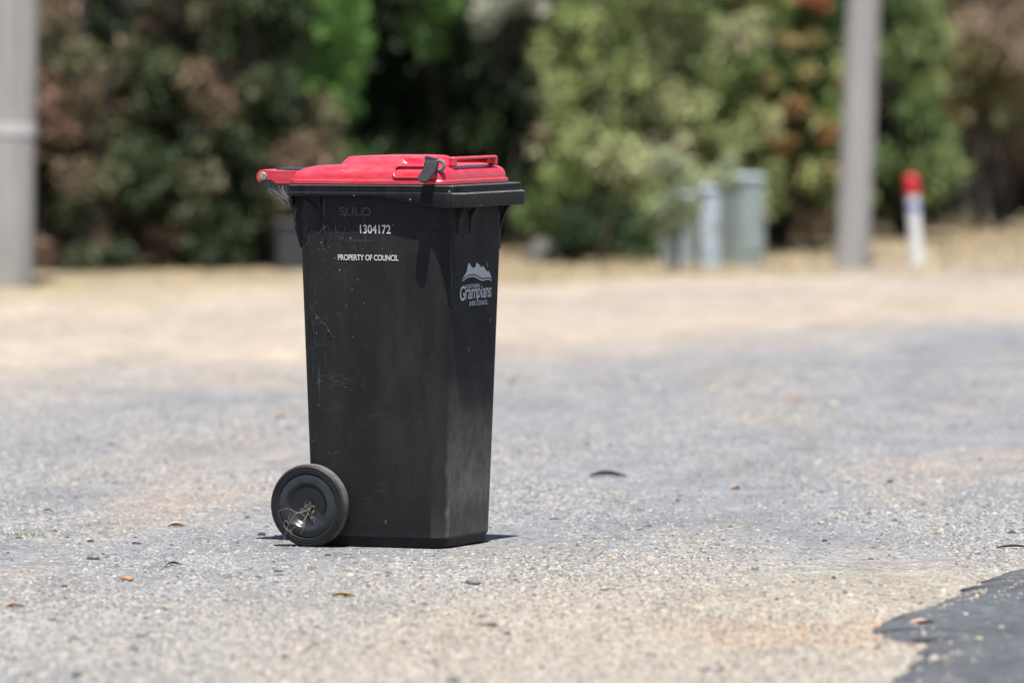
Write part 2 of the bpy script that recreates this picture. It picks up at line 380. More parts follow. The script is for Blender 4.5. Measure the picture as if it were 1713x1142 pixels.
def inside_road(x, y):
    if y > 27: return False
    ex = np.interp(-y, [-p[1] for p in fine], [p[0] for p in fine])
    return x > ex - .004
def make_pebbles(n):
    # area-uniform in (x, y), denser where the lens is sharp
    Y = 15.2 + (33 - 15.2) * rng.random(n * 2) ** 1.3
    X = (rng.random(n * 2) - .5) * (.155 * Y + .5)
    patch = np.array([mnoise.noise(Vector((x * 1.4, y * .5, 7.7))) for x, y in zip(X, Y)])
    keep = rng.random(n * 2) < (.58 + 1.15 * patch)
    cx = (X + .291) * math.cos(R(23)) - (Y - 20.32) * math.sin(R(23)); cy = (X + .291) * math.sin(R(23)) + (Y - 20.32) * math.cos(R(23))
    keep &= ~((np.abs(cx + .02) < .20) & (np.abs(cy) < .165))
    X, Y = X[keep][:n], Y[keep][:n]; n = len(X)
    ex = np.interp(-Y, [-p[1] for p in fine], [p[0] for p in fine])
    on_road = (X > ex) & (Y < 27)
    k2 = ~on_road | (rng.random(n) <   .012 + .85 * np.exp(-(X - ex) / (.016 + .05 * np.abs(np.sin(Y * 5.3)) + .10 * np.exp(-((Y - 18.3) / .5) ** 2))))
    X, Y, on_road, ex = X[k2], Y[k2], on_road[k2], ex[k2]; n = len(X)
    s = .0024 + .0042 * rng.random(n) ** 2.0 + .0085 * (rng.random(n) > .985) * rng.random(n)
    base = np.array([(1, 0, 0), (.3, .95, .1), (-.8, .55, 0), (-.75, -.6, .1), (.35, -.9, 0), (.2, .25, .75), (-.25, -.2, .7)], dtype=np.float32)
    tri = np.array([(0, 1, 5), (1, 2, 5), (2, 6, 5), (2, 3, 6), (3, 4, 6), (4, 5, 6), (4, 0, 5)])
    V = np.repeat(base[None], n, 0) * (1 + .5 * (rng.random((n, 7, 3)) - .5))
    V *= s[:, None, None]; V[:, :, 0] *= (1 + .6 * rng.random((n, 1))); V[:, :, 2] *= (.7 + .6 * rng.random((n, 1)))
    a = rng.random(n) * 2 * np.pi; ca, sa = np.cos(a)[:, None], np.sin(a)[:, None]
    vx = V[:, :, 0] * ca - V[:, :, 1] * sa; vy = V[:, :, 0] * sa + V[:, :, 1] * ca
    Z = np.array([ground_h(x, y) for x, y in zip(X, Y)]) + np.where(on_road, np.clip((X - ex) * .19 - .003, 0, .0165), 0)
    V = np.stack([vx + X[:, None], vy + Y[:, None], V[:, :, 2] + Z[:, None] - s[:, None] * .15], 2).reshape(-1, 3)
    Fc = (tri[None] + (np.arange(n) * 7)[:, None, None]).reshape(-1, 3)
    o = np_mesh('gravel', V, Fc, MAT_PEB)
    tag(o, 'loose grey and cream gravel strewn over the trodden ground', 'gravel', kind='stuff')
MAT_PEB = mat_pebble()
make_pebbles(170000)

def dark_chips():
    n = 420; rr = np.random.default_rng(77)
    Y = 15.4 + 16 * rr.random(n) ** 1.1; X = (rr.random(n) - .5) * (.15 * Y + .4)
    ex = np.interp(-Y, [-p[1] for p in fine], [p[0] for p in fine]); k = (X < ex - .02) & ~((np.abs(X + .29) < .33) & (np.abs(Y - 20.32) < .33)); X, Y = X[k], Y[k]; n = len(X)
    s_ = .004 + .010 * rr.random(n) ** 2.5
    base = np.array([(1, 0, 0), (.3, .8, .1), (-.8, .5, 0), (-.9, -.5, .1), (.35, -.7, 0), (.2, .2, .6), (-.35, -.15, .5)])
    tri = np.array([(0, 1, 5), (1, 2, 5), (2, 6, 5), (2, 3, 6), (3, 4, 6), (4, 5, 6), (4, 0, 5)])
    V = np.repeat(base[None], n, 0) * (1 + .7 * (rr.random((n, 7, 3)) - .5)) * s_[:, None, None]
    V[:, :, 0] *= 1 + .8 * rr.random((n, 1))
    a = rr.normal(0, .9, n); ca, sa = np.cos(a)[:, None], np.sin(a)[:, None]
    Z = np.array([ground_h(x, y) for x, y in zip(X, Y)])
    V = np.stack([V[:, :, 0] * ca - V[:, :, 1] * sa + X[:, None], V[:, :, 0] * sa + V[:, :, 1] * ca + Y[:, None], V[:, :, 2] + Z[:, None] - .0005], 2).reshape(-1, 3)
    o = np_mesh('gravel', V, (tri[None] + (np.arange(n) * 7)[:, None, None]).reshape(-1, 3), mat_plain('dark_chip', (.040, .041, .046), .85, .5, 30))
    tag(o, 'scattered dark bluestone chips among the paler gravel', 'gravel', kind='stuff')
dark_chips()

# ------------------------------------------------------------------ the bin
TH = R(-23)
BIN = empty('wheelie_bin', (-.291, 20.32, 0), TH)
BIN.rotation_euler = (R(.3) * math.cos(TH), 0, TH); BIN.scale = (1, 1, 1.0133)
tag(BIN, 'black two-wheeled council rubbish bin with a red lid standing alone on the gravel', 'wheelie bin')
M_BODY, M_RIM, M_RED = mat_body(), mat_rim(), mat_red()
M_BLK = mat_plain('black_moulded_plastic', (.015, .0165, .0205), .22, .3, 30, spec=.55)
def mat_tyre():
    N = NT('dusty_black_rubber'); O = N.obj(); x, y, z = N.sep(O)
    rr_ = N.math('SQRT', N.math('ADD', N.math('POWER', N.math('ADD', x, .2035), 2.0), N.math('POWER', N.math('SUBTRACT', z, .1135), 2.0)))
    n = N.noise(O, 40, 4, .6)
    dm = N.math('MULTIPLY', N.ramp(rr_, [(.1095, 0), (.1125, 1)]), N.ramp(n, [(.3, .45), (.6, 1)]))
    c = N.mix(N.math('MULTIPLY', dm, .75), N.mix(n, (.0135, .0135, .014), (.026, .026, .027)), (.17, .165, .155))
    N.set(Base_Color=c, Roughness=.5); N.p.inputs['Specular IOR Level'].default_value = .3
    return N.m
M_TYRE = mat_tyre()
M_HUB = mat_plain('glossy_black_wheel_plastic', (.022, .024, .029), .24, .35, 30, spec=.5)
M_WHITE = mat_plain('white_print', (.62, .62, .61), .5, .06, 60)
M_SILV = mat_plain('pale_grey_print', (.46, .485, .53), .5, .08, 60)
M_WEB = mat_plain('cobweb_thread', (.115, .112, .105), .9, .5, 60)
M_STEEL = mat_plain('dull_steel', (.30, .285, .26), .55, .5, 160, .4)

def lerp(a, b, t): return a + (b - a) * t
def xb(z): return lerp(-.223, -.246, min(1, z / .86))
def xf(z): return lerp(.184, .214, min(1, z / .9))
def yb(z): return lerp(.171, .2135, min(1, z / .9))
def rc(z): return lerp(.044, .062, min(1, max(0, z / .9)) ** 1.3)
def sect(z, ins=0.0, ns=10): return rrect(xb(z) + ins, xf(z) - ins, -yb(z) + ins, yb(z) - ins, rc(z), z, 8, ns)
loops = [sect(.001, .012), sect(.005, .005), sect(.024, .0035), sect(.030, 0), sect(.15), sect(.3), sect(.5), sect(.7), sect(.83), sect(.90), sect(.955)]
MB().loft(loops).build('body', M_BODY, BIN, 30)

def zbot(x, y):
    if x < .03: return .957
    return lerp(.957, .928, min(1, (x - .03) / .17))
RX0, RX1, RY = -.262, .268, .2365
ftier = lambda d: d
def rim_loop(dx, dy, z, r=.03, xf_extra=0.0):
    return rrect(RX0 + dx, RX1 - dx - xf_extra, -RY + dy, RY - dy, max(r - dy, .006), z, 7, 14)
mid = lambda x, y: .9655
rl = [rim_loop(.05, .026, lambda x, y: zbot(x, y) + .012, .04), rim_loop(.004, .004, lambda x, y: zbot(x, y) + .001), rim_loop(.001, .001, zbot),
      rim_loop(0, 0, lambda x, y: zbot(x, y) + .003), rim_loop(0, 0, .9640), rim_loop(.001, .001, .9665, xf_extra=.005), rim_loop(.002, .002, .968, xf_extra=.010),
      rim_loop(.002, .002, .985, xf_extra=.011), rim_loop(.0045, .0045, .988, xf_extra=.011), rim_loop(.034, .034, .988, xf_extra=.011), rim_loop(.037, .037, .955, xf_extra=.011)]
rm = MB(); rm.loft(rl, False, False); rm.build('rim', M_RIM, BIN, 32)

# curved gusset fins under the rim
def fin(p_wall, nrm, reach, drop, ztop, th=.0045, inner=.02):
    n = Vector(nrm); t = Vector((-n.y, n.x, 0)) * th * .5
    # concave quarter: from the rim tip inward and down
    pts = [(reach * (1 - math.sin(R(9 * i))), -drop * (1 - math.cos(R(9 * i)))) for i in range(11)]
    poly = [(-inner, 0.0)] + pts + [(-inner, -drop)]
    w0 = Vector(p_wall)
    A = [w0 + n * u + Vector((0, 0, ztop + v)) + t for u, v in poly]; B = [w0 + n * u + Vector((0, 0, ztop + v)) - t for u, v in poly]
    MB().loft([A, B]).build('gusset', M_BODY, BIN, 30)
for y in (-.135, -.05):
    fin((xf(.9) + .001, y, 0), (1, 0, 0), .040, .075, .931)
fin((.203, .183, 0), (1, 0, 0), .047, .125, .931, .010, .05)
for x, zt in ((-.165, .958),):
    fin((x, -yb(.9) + .002, 0), (0, -1, 0), .024, .085, zt)
    fin((x, yb(.9) - .002, 0), (0, 1, 0), .024, .085, zt)
for y in (-.168, .168):
    fin((xb(.9) + .008, y, 0), (-1, 0, 0), .026, .095, .958, .012, .05)

MB().prism([(-.20, .957), (-.284, .956), (-.270, .936), (-.260, .912), (-.2555, .888), (-.2545, .870), (-.2475, .846), (-.238, .815), (-.20, .815)], -.187, .187).build('back_panel', M_BODY, BIN, 30)
rbm = MB()
rbm.tube([(-.232 + .082 * math.cos(R(a)), -yb(.84 + .11 * math.sin(R(a))) - .001, .838 + .112 * math.sin(R(a))) for a in range(0, 80, 6)], [.0028] * 14, 8)
rbm.build('rib', M_BODY, BIN, 50)
# handle behind the rim, with its two brackets
hd = MB()
HX, HZ = -.343, 1.008
hd.tube([(HX + .004, y, HZ + .008) for y in (-.118, -.06, 0, .06, .118)], .013, 16)
for s in (-1, 1):
    poly = [(-.255, .9875), (-.255, .935), (-.262, .930), (-.283, .938), (-.318, .962), (-.342, .984), (-.352, .992), (-.345, 1.0), (-.318, 1.0), (-.300, .9875)]
    y0, y1 = sorted((s * .205, s * .188)); hd.prism(poly, y0, y1)
    y0, y1 = sorted((s * .115, s * .098)); hd.prism([(-.25, .985), (-.25, .95), (-.30, .96), (-.352, 1.0), (-.345, 1.02), (-.33, 1.024), (-.30, 1.0)], y0, y1)
hd.box((-.335, -.10, 1.019), (-.262, .10, 1.027), .003)
hd.build('handle', M_BLK, BIN, 35)

# lid
def lidz(z):      # the back of the lid sits a little lower
    return lambda x, y: z - max(0, min(1, (-.12 - x) / .12)) * max(0, min(1, (z - 1.0) / .03)) * .007
lx0, lx1, ly = -.262, .224, .2315
def lloop(d, z, r=.045): return rrect(lx0 + d, lx1 - d, -ly + d, ly - d, max(.012, r - d * .5), lidz(z), 7, 12)
ll = [lloop(.012, .9895), lloop(.003, .9892), lloop(.0, .9905), lloop(0, .9985), lloop(.0012, 1.0005), lloop(.0045, 1.0018), lloop(.0058, 1.003), lloop(.0065, 1.012), lloop(.009, 1.0205),
      lloop(.0135, 1.027), lloop(.021, 1.0325), lloop(.034, 1.0375), lloop(.052, 1.0410), lloop(.066, 1.0425)]
def dloop(d, z, r=.035): return rrect(-.138 + d, .092 - d, -.160 + d, .160 - d, max(.01, r - d * .4), z, 7, 12)
ld = MB(); ld.loft(ll, True, True)
ld.loft([dloop(0, 1.040), dloop(.002, 1.0435), dloop(.007, 1.050), dloop(.0125, 1.0575), dloop(.018, 1.0615), dloop(.028, 1.0636), dloop(.060, 1.0652), dloop(.11, 1.0660)], False, True)
# pressed pill frame on the near and far flanks
def pill(s):
    path = []; x0, x1, z0, z1, r = .066, .176, 1.0105, 1.0375, .010
    for cx, cz, a in ((x1 - r, z0 + r, -90), (x1 - r, z1 - r, 0), (x0 + r, z1 - r, 90), (x0 + r, z0 + r, 180)):
        for i in range(6): path.append((cx + r * math.cos(R(a + 18 * i)), cz + r * math.sin(R(a + 18 * i))))
    yy = lambda z: -(ly - .0065 - max(0, (z - 1.012)) * .62)      # follows the flank
    L = []
    for grow, out in ((.012, -.004), (.006, .006), (.002, .0085), (-.001, .008), (-.003, .001)):
        lp = []
        for x, z in path:
            dx, dz = x - (x0 + x1) / 2, z - (z0 + z1) / 2
            x2 = x + math.copysign(grow, dx) * (1 if abs(dx) > (x1 - x0) / 2 - r else abs(dx) / ((x1 - x0) / 2)); z2 = z + math.copysign(grow * .75, dz)
            lp.append((x2, s * (-(yy(z2) - out)) if s > 0 else (yy(z2) - out), z2))
        L.append(lp)
    ld.loft(L, False, True)
pill(-1); pill(1)
# hinge arms
for s in (-1, 1):
    arc = [(HX + .0195 * math.cos(R(a)), HZ + .0195 * math.sin(R(a))) for a in range(60, 331, 15)]
    poly = [(-.25, 1.0235), (-.30, 1.0232), (-.325, 1.0245)] + arc + [(-.318, .9935), (-.305, .9895), (-.25, .9895)]
    y0, y1 = sorted((s * .204, s * .124)); ld.prism(poly, y0, y1)
lid = ld.build('lid', M_RED, BIN, 30)
for s in (-1, 1):
    pn = MB(); pn.lathe([(.0, s * .2085), (.0095, s * .2085), (.0115, s * .207), (.0115, s * .19)], (HX + .001, 0, HZ + .001), (0, 1, 0), (1, 0, 0), 20)
    pn.build('hinge_pin', M_STEEL, lid)
# grip bar at the front of the lid
gb = MB()
gb.box((.188, -.152, 1.0535), (.212, .152, 1.0632), .004)
for s in (-1, 1):
    y0, y1 = sorted((s * .152, s * .132)); gb.box((.186, y0 + .0006, 1.036), (.2125, y1 + .0006, 1.0625), .005)
    if s < 0: gb.loft([[(.055, s * .146, 1.0590), (.055, s * .125, 1.0605), (.055, s * .125, 1.036), (.055, s * .157, 1.036)],
             [(.195, s * .1515, 1.0622), (.195, s * .133, 1.0622), (.195, s * .133, 1.036), (.195, s * .1535, 1.036)]])
gb.build('lid_handle', M_RED, lid, 35)

# lock clip on the near flank of the lid
def ribbon(path, width_dir, w, th, wfun=None):
    pts = [Vector(p) for p in path]; L = []
    wd = Vector(width_dir).normalized()
    for i, p in enumerate(pts):
        d = (pts[min(i + 1, len(pts) - 1)] - pts[max(i - 1, 0)]).normalized()
        wdir = (wd - d * wd.dot(d)).normalized(); nn = d.cross(wdir)
        ww = w * (wfun(i / (len(pts) - 1)) if wfun else 1) * .5
        b = min(th * .3, ww * .5)
        L.append([p + wdir * u + nn * v for u, v in ((-ww, -th / 2 + b), (-ww + b, -th / 2), (ww - b, -th / 2), (ww, -th / 2 + b), (ww, th / 2 - b), (ww - b, th / 2), (-ww + b, th / 2), (-ww, th / 2 - b))])
    return L
lt = MB()
tip = lambda t: 1.0 if t < .80 else math.sqrt(max(.02, 1 - ((t - .80) / .205) ** 2))
path = [(.163, -.198, 1.0595), (.166, -.206, 1.0600), (.170, -.214, 1.0575), (.1735, -.2205, 1.051), (.1755, -.2255, 1.0435), (.1765, -.232, 1.037), (.1755, -.242, 1.029), (.1735, -.252, 1.021), (.171, -.2605, 1.0135),
        (.169, -.267, 1.0075), (.168, -.2705, 1.004), (.1672, -.2735, 1.001), (.1668, -.275, .9994)]
lt.loft(ribbon(path, (1, -.1, -.25), .036, .006, tip))
lt.box((.150, -.224, 1.030), (.186, -.196, 1.052), .004)
latch = lt.build('latch', M_BLK, BIN, 40)
lr = MB()
ring = [(.196 + .0145 * math.cos(R(a)), -.216 - .003 * math.cos(R(a)), 1.0415 + .0125 * math.sin(R(a))) for a in range(-130, 151, 20)]
lr.tube(ring, .0052, 8); lr.build('latch_loop', mat_plain('worn_grey_plastic', (.16, .16, .165), .4, .4, 90), latch)

# wheels and axle
WX, WR = -.2035, .1135
def wheel(s):
    root = MB(); o = (WX, s * .180, WR + .0); ax = (0, s, 0)
    T = [(.094, .002), (.102, .0), (.110, .004), (WR, .014), (WR, .033), (.1105, .042), (.1055, .0455), (.1035, .0455), (.1028, .0435), (.1005, .0435), (.0998, .0460), (.0970, .0460), (.0963, .044), (.0945, .044), (.0938, .0455), (.091, .0455)]
    t = MB().lathe(T + [(.088, .040), (.088, .004)], o, ax, (1, 0, 0), 72, True)
    Hb = [(.0005, .004), (.089, .004), (.0905, .0425), (.0890, .0430), (.0868, .0410), (.0825, .0440), (.077, .0462), (.071, .0476), (.0665, .0477)] + [(.045 + .0205 * q / 10, .0300 + .0177 * (q / 10) ** 2 * (3 - 2 * q / 10)) for q in range(10, -1, -1)] + [(.030, .0304), (.016, .0310), (.0145, .0350), (.0135, .0365), (.0105, .0368), (.009, .0355), (.0005, .035)]
    h = MB().lathe(Hb, o, ax, (1, 0, 0), 72)
    return t, h
wheels = []
for s in (-1, 1):
    t, h = wheel(s)
    ob = t.build('wheel', M_TYRE, BIN, 28); h.build('hub', M_HUB, ob, 44); wheels.append(ob)
MB().tube([(WX, -.185, WR), (WX, .185, WR)], .010, 14).build('axle', M_STEEL, BIN)

# ---- lettering, laid on the walls of the bin
def text_mesh(body, bold=0.0, shear=0.0, spacing=1.0, extrude=0.0):
    cu = bpy.data.curves.new('lettering_curve', 'FONT'); cu.body = body; cu.size = 1.0; cu.offset = bold; cu.shear = shear; cu.space_character = spacing
    cu.resolution_u = 5; cu.extrude = extrude
    o = bpy.data.objects.new('lettering_curve', cu); COL.objects.link(o)
    dg = bpy.context.evaluated_depsgraph_get(); me = bpy.data.meshes.new_from_object(o.evaluated_get(dg))
    V = [tuple(v.co) for v in me.vertices]; Fc = [tuple(p.vertices) for p in me.polygons]
    bpy.data.objects.remove(o); bpy.data.curves.remove(cu); bpy.data.meshes.remove(me)
    return V, Fc
def put(mb, VF, u0, u1, v0, v1, fmap, depth=0.0):
    V, Fc = VF
    a = np.array(V); mn, mx = a.min(0), a.max(0)
    out = []
    for x, y, z in V:
        u = lerp(u0, u1, (x - mn[0]) / (mx[0] - mn[0])); v = lerp(v0, v1, (y - mn[1]) / (mx[1] - mn[1]))
        out.append(fmap(u, v, depth * (z - mn[2]) / max(1e-9, mx[2] - mn[2]) if depth else 0.0))
    mb.add(out, Fc)
def side(u, v, d): return (u, -yb(v) - .0009 - d, v)
def side_top(u, v, d): return (u, -yb(v) - .0009 - d, v)
def front(u, v, d): return (xf(v) + .0009 + d, u, v)
b = MB(); put(b, text_mesh('1304172', .012, 0, 1.02), -.0455, .0465, .8555, .8795 - .0, side)
b.build('serial_number', M_WHITE, BIN, 0)
b = MB(); put(b, text_mesh('PROPERTY OF COUNCIL', .016, 0, .96), -.114, .068, .7825, .7985, side)
b.build('lettering', M_WHITE, BIN, 0)
M_EMB = mat_plain('raised_black_plastic', (.026, .026, .027), .45, .15, 30)
b = MB(); put(b, text_mesh('SULO', .03, 0, 1.0, .1), -.106, -.010, .9035, .9275, side_top, .0015)
b.build('raised_letters', M_EMB, BIN, 0)
# emblem on the front
lg = MB()
U = lambda p: lerp(-.098, .112, (p - 283) / (682 - 283)); Vv = lambda p: lerp(.7735, .6560, (p - 308) / (882 - 308))
ridge = [(283, 522), (300, 498), (325, 455), (345, 420), (352, 372), (362, 320), (374, 308), (388, 318), (398, 350), (412, 362), (428, 376), (446, 376), (458, 368), (466, 328), (476, 312), (492, 322), (510, 344), (524, 356), (530, 372), (546, 384), (552, 364), (560, 358), (572, 378), (590, 398), (606, 432), (618, 440), (632, 430), (644, 450), (660, 478), (672, 512), (682, 556)]
def wave(x, off):
    k = [(283, 522), (320, 492), (370, 464), (430, 455), (480, 474), (530, 516), (570, 528), (620, 514), (650, 516), (682, 556)]
    return np.interp(x, [a for a, _ in k], [c for _, c in k]) + off
xsL = np.linspace(284, 681, 60)
sm = lambda x, off: sum(wave(min(682, max(283, x + q)), off) for q in (-24, -12, 0, 12, 24)) / 5
top = [np.interp(x, [a for a, _ in ridge], [c for _, c in ridge]) for x in xsL]
xr_all = sorted(set([a for a, _ in ridge] + list(np.linspace(284, 681, 40))))
A = []; 
for x in xr_all:
    yt = float(np.interp(x, [a for a, _ in ridge], [c for _, c in ridge])); ybm = max(yt + .5, float(sm(x, 0)))
    A.append((front(U(x), Vv(yt), 0), front(U(x), Vv(ybm), 0)))
vs = [p for q in A for p in q]; lg.add(vs, [(2 * i, 2 * i + 1, 2 * i + 3, 2 * i + 2) for i in range(len(A) - 1)])
S = [(front(U(x), Vv(float(sm(x, 16))), 0), front(U(x), Vv(float(sm(x, 40)) - abs(x - 482) / 200 * 10), 0)) for x in np.linspace(290, 680, 50)]
vs = [p for q in S for p in q]; lg.add(vs, [(2 * i, 2 * i + 1, 2 * i + 3, 2 * i + 2) for i in range(len(S) - 1)])
put(lg, text_mesh('NORTHERN', .014), U(332), U(522), Vv(648), Vv(592), front)
put(lg, text_mesh('G', .018), U(264), U(332), Vv(803), Vv(605), front)
put(lg, text_mesh('ram', .010, 0, .92), U(336), U(492), Vv(788), Vv(655), front)
put(lg, text_mesh('p', .010), U(496), U(538), Vv(836), Vv(655), front)
put(lg, text_mesh('i', .010), U(544), U(556), Vv(786), Vv(622), front)
put(lg, text_mesh('ans', .010, 0, .92), U(562), U(682), Vv(786), Vv(655), front)
put(lg, text_mesh('SHIRE COUNCIL', .016), U(390), U(636), Vv(880), Vv(818), front)
lg.build('emblem', M_SILV, BIN, 0)

# cobweb threads caught under the rim and down the near side
cw = MB(); r2 = random.Random(3)
def strand(a, b_, sag, rad=.0005, n=6):
    a, b_ = Vector(a), Vector(b_)
    cw.tube([a.lerp(b_, i / n) + Vector((r2.uniform(-.002, .002), -.001 - .001 * r2.random(), -sag * 4 * (i / n) * (1 - i / n))) for i in range(n + 1)], rad, 4)
def sp(u, v): return (u, -yb(v) - .0008, v)
for i in range(30):
    u = -.23 + .20 * r2.random() ** 1.4; v = .955 - .11 * r2.random(); du, dv = r2.uniform(-.03, .035), -r2.uniform(.005, .05)
    strand(sp(u, v), sp(u + du, v + dv), r2.uniform(-.004, .008), r2.uniform(.00012, .00034))
cw.build('cobweb', M_WEB, BIN, 0); cw = MB()
for a, b_ in (((-.205, .66), (-.15, .60)), ((-.15, .60), (-.13, .57)), ((-.19, .66), (-.185, .70)), ((-.185, .705), (-.118, .79)), ((-.20, .67), (-.19, .55)), ((-.195, .55), (-.2, .45)), ((-.13, .57), (-.128, .52)), ((-.15, .60), (-.165, .56))):
    strand(sp(*a), sp(*b_), .003, .00017)
cw.build('cobweb', M_WEB, BIN, 0); cw = MB()
for i in range(30):      # shawl of web between handle bracket and rim corner
    a = (-.30 + r2.uniform(-.03, .03), -.207, .985 - r2.uniform(0, .02)); b_ = (-.262 + r2.uniform(-.006, .015), -.2085 - r2.uniform(0, .03), .955 - r2.uniform(0, .03))
    strand(a, b_, r2.uniform(0, .006), .0004)
for i in range(7):
    strand((-.262 + .004 * i, -.20, .94 - .003 * i), (-.2475, -.19 - .002 * i, .865 + .004 * i), -.006, .0004)
cw.build('cobweb', M_WEB, BIN, 0); cw = MB()
for i in range(9):       # threads under the front corner
    u = r2.uniform(-.19, .18); strand((.262, u, .929), (.222, u + r2.uniform(-.03, .03), .86 + r2.uniform(-.03, .03)), -.006, .00025)
cw.build('cobweb', M_WEB, BIN, 0)

# ------------------------------------------------------------------ straw caught in the near wheel
from mathutils import Matrix
BM = Matrix.Translation((-.291, 20.32, 0)) @ BIN.rotation_euler.to_matrix().to_4x4() @ Matrix.Diagonal((1, 1, 1.0133, 1))
M_STRAW = mat_plain('dry_straw', (.34, .30, .215), .85, .3, 90)
st = MB(); r3 = random.Random(5)
wc = Vector((WX, -.180 - .033, WR))
def stw(pts, rad):
    pts = [Vector(p) for p in pts]; q = [pts[0] * 2 - pts[1]] + pts + [pts[-1] * 2 - pts[-2]]; out = []
    for i in range(1, len(q) - 2):
        for k in range(5):
            t = k / 5; a, b, c, d = q[i - 1], q[i], q[i + 1], q[i + 2]
            out.append(.5 * ((2 * b) + (c - a) * t + (2 * a - 5 * b + 4 * c - d) * t * t + (3 * b - a - 3 * c + d) * t ** 3))
    out.append(pts[-1]); r0 = rad[0] if isinstance(rad, list) else rad
    st.tube([BM @ p for p in out], [r0 * (1 - .5 * i / len(out)) for i in range(len(out))], 5)
for i in range(26):
    a = wc + Vector((r3.uniform(-.022, .022), -.001 - r3.random() * .010, r3.uniform(-.030, .004)))
    d = Vector((r3.uniform(-1, 1), r3.uniform(-.2, .1), r3.uniform(-1, .7))) * r3.uniform(.008, .022)
    stw([a, a + d * .5 + Vector((0, -.003, .002)), a + d], r3.uniform(.0003, .0007))
for pts in ([(.01, 0, .0), (.0, -.022, -.03), (-.004, -.028, -.055), (-.014, -.030, -.078)], [(-.005, 0, -.012), (-.03, -.022, -.022), (-.05, -.028, -.05), (-.062, -.034, -.085), (-.07, -.035, -.108)],
            [(.005, 0, -.005), (-.02, -.024, -.02), (-.055, -.028, -.008), (-.085, -.03, -.018)], [(0, 0, -.02), (-.012, -.025, -.045), (-.035, -.028, -.05), (-.05, -.03, -.035), (-.045, -.03, -.02)],
            [(-.048, -.03, -.05), (-.06, -.032, -.04), (-.063, -.032, -.055), (-.05, -.032, -.066), (-.03, -.03, -.058)], [(-.05, -.03, -.068), (-.04, -.032, -.07), (-.045, -.033, -.082)]):
    stw([wc + Vector((p[0], p[1] * .75, p[2])) for p in pts], [.0005] * (len(pts) - 1) + [.0003])
s_o = st.build('dry_grass_tuft', M_STRAW, None, 0); tag(s_o, 'wisp of dry straw caught in the hub of the bin wheel', 'dry grass')

# ------------------------------------------------------------------ litter on the gravel
def leaf_obj(x, y, length, width, ang, mat, label, curl=.3, group='fallen leaves', z0=0.0, name='fallen_leaf', cat='leaf'):
    p = px(x, y); p.z = ground_h(p.x, p.y) + z0 + .003
    m = MB(); L = []
    n = 9
    for i in range(n + 1):
        t = i / n; hw = width * .5 * math.sin(math.pi * min(1, t * .93 + .05)) ** .8 * (1 - .25 * t) + .0004
        zc = curl * length * (math.sin(math.pi * t) * .8 + .15 * math.sin(5 * t)); xx = (t - .5) * length * (1 - .12 * curl)
        L.append([(xx, -hw, zc + hw * .55), (xx, -hw * .4, zc + .0003), (xx, 0, zc - .0004), (xx, hw * .4, zc + .0003), (xx, hw, zc + hw * .4),
                  (xx, hw * .4, zc - .0006), (xx, 0, zc - .0013), (xx, -hw * .4, zc - .0006)])
    m.loft(L); o = m.build(name, mat, None, 50); o.location = p; o.rotation_euler = (R(8), 0, R(ang))
    return tag(o, label, cat, group)
ML = {k: mat_plain(k + '_dead_leaf', c, .7, .3, 60) for k, c in dict(brown=(.085, .052, .034), tan=(.24, .15, .08), orange=(.26, .165, .10), pink=(.32, .215, .165), dark=(.030, .021, .016), ochre=(.24, .14, .05)).items()}
leaf_obj(1018, 797, .125, .05, 4, ML['dark'], 'long dark brown arched strip of bark lying right of the bin', .06, 'bark strips', name='bark_strip', cat='bark')
leaf_obj(1698, 917, .105, .024, 12, ML['brown'], 'brown curled leaf at the right edge of the gravel beyond the road', .04)
leaf_obj(575, 998, .060, .030, -5, ML['ochre'], 'ochre brown leaf lying in front of the bin', .05)
leaf_obj(294, 880, .048, .040, 8, ML['pink'], 'pinkish tan leaf on the gravel left of the wheel', .06)
leaf_obj(80, 857, .032, .016, -10, ML['brown'], 'small brown curled leaf at the far left beside the green grass tuft', .12)
leaf_obj(1231, 818, .032, .034, 20, ML['orange'], 'pale orange leaf lying to the right beyond the bark strip', .06)
leaf_obj(1131, 840, .026, .016, 30, ML['pink'], 'small cream leaf below the bark strip', .10)
leaf_obj(1546, 1055, .068, .036, 22, ML['pink'], 'salmon pink leaf lying on the edge of the asphalt', .05, z0=.014)
leaf_obj(1582, 1052, .022, .020, 0, ML['tan'], 'tiny tan leaf scrap on the asphalt beside the pink leaf', .04, z0=.014)
leaf_obj(185, 746, .030, .024, 0, ML['orange'], 'orange leaf far left on the gravel behind the bin', .12)
leaf_obj(470, 702, .04, .03, 0, ML['orange'], 'orange leaf on the gravel close to the back of the bin', .12)
leaf_obj(290, 946, .04, .02, 10, ML['dark'], 'dark leaf scrap on the gravel left of the ochre leaf', .1)
leaf_obj(25, 1017, .05, .028, 0, ML['orange'], 'rust orange leaf at the left edge of the picture', .05)
leaf_obj(820, 1050, .05, .008, -8, ML['brown'], 'thin brown twig on the cream gravel before the bin', .04, 'twigs', name='twig', cat='twig')
leaf_obj(1020, 990, .05, .008, 8, ML['tan'], 'short tan twig on the cream gravel right of the bin', .04, 'twigs', name='twig', cat='twig')

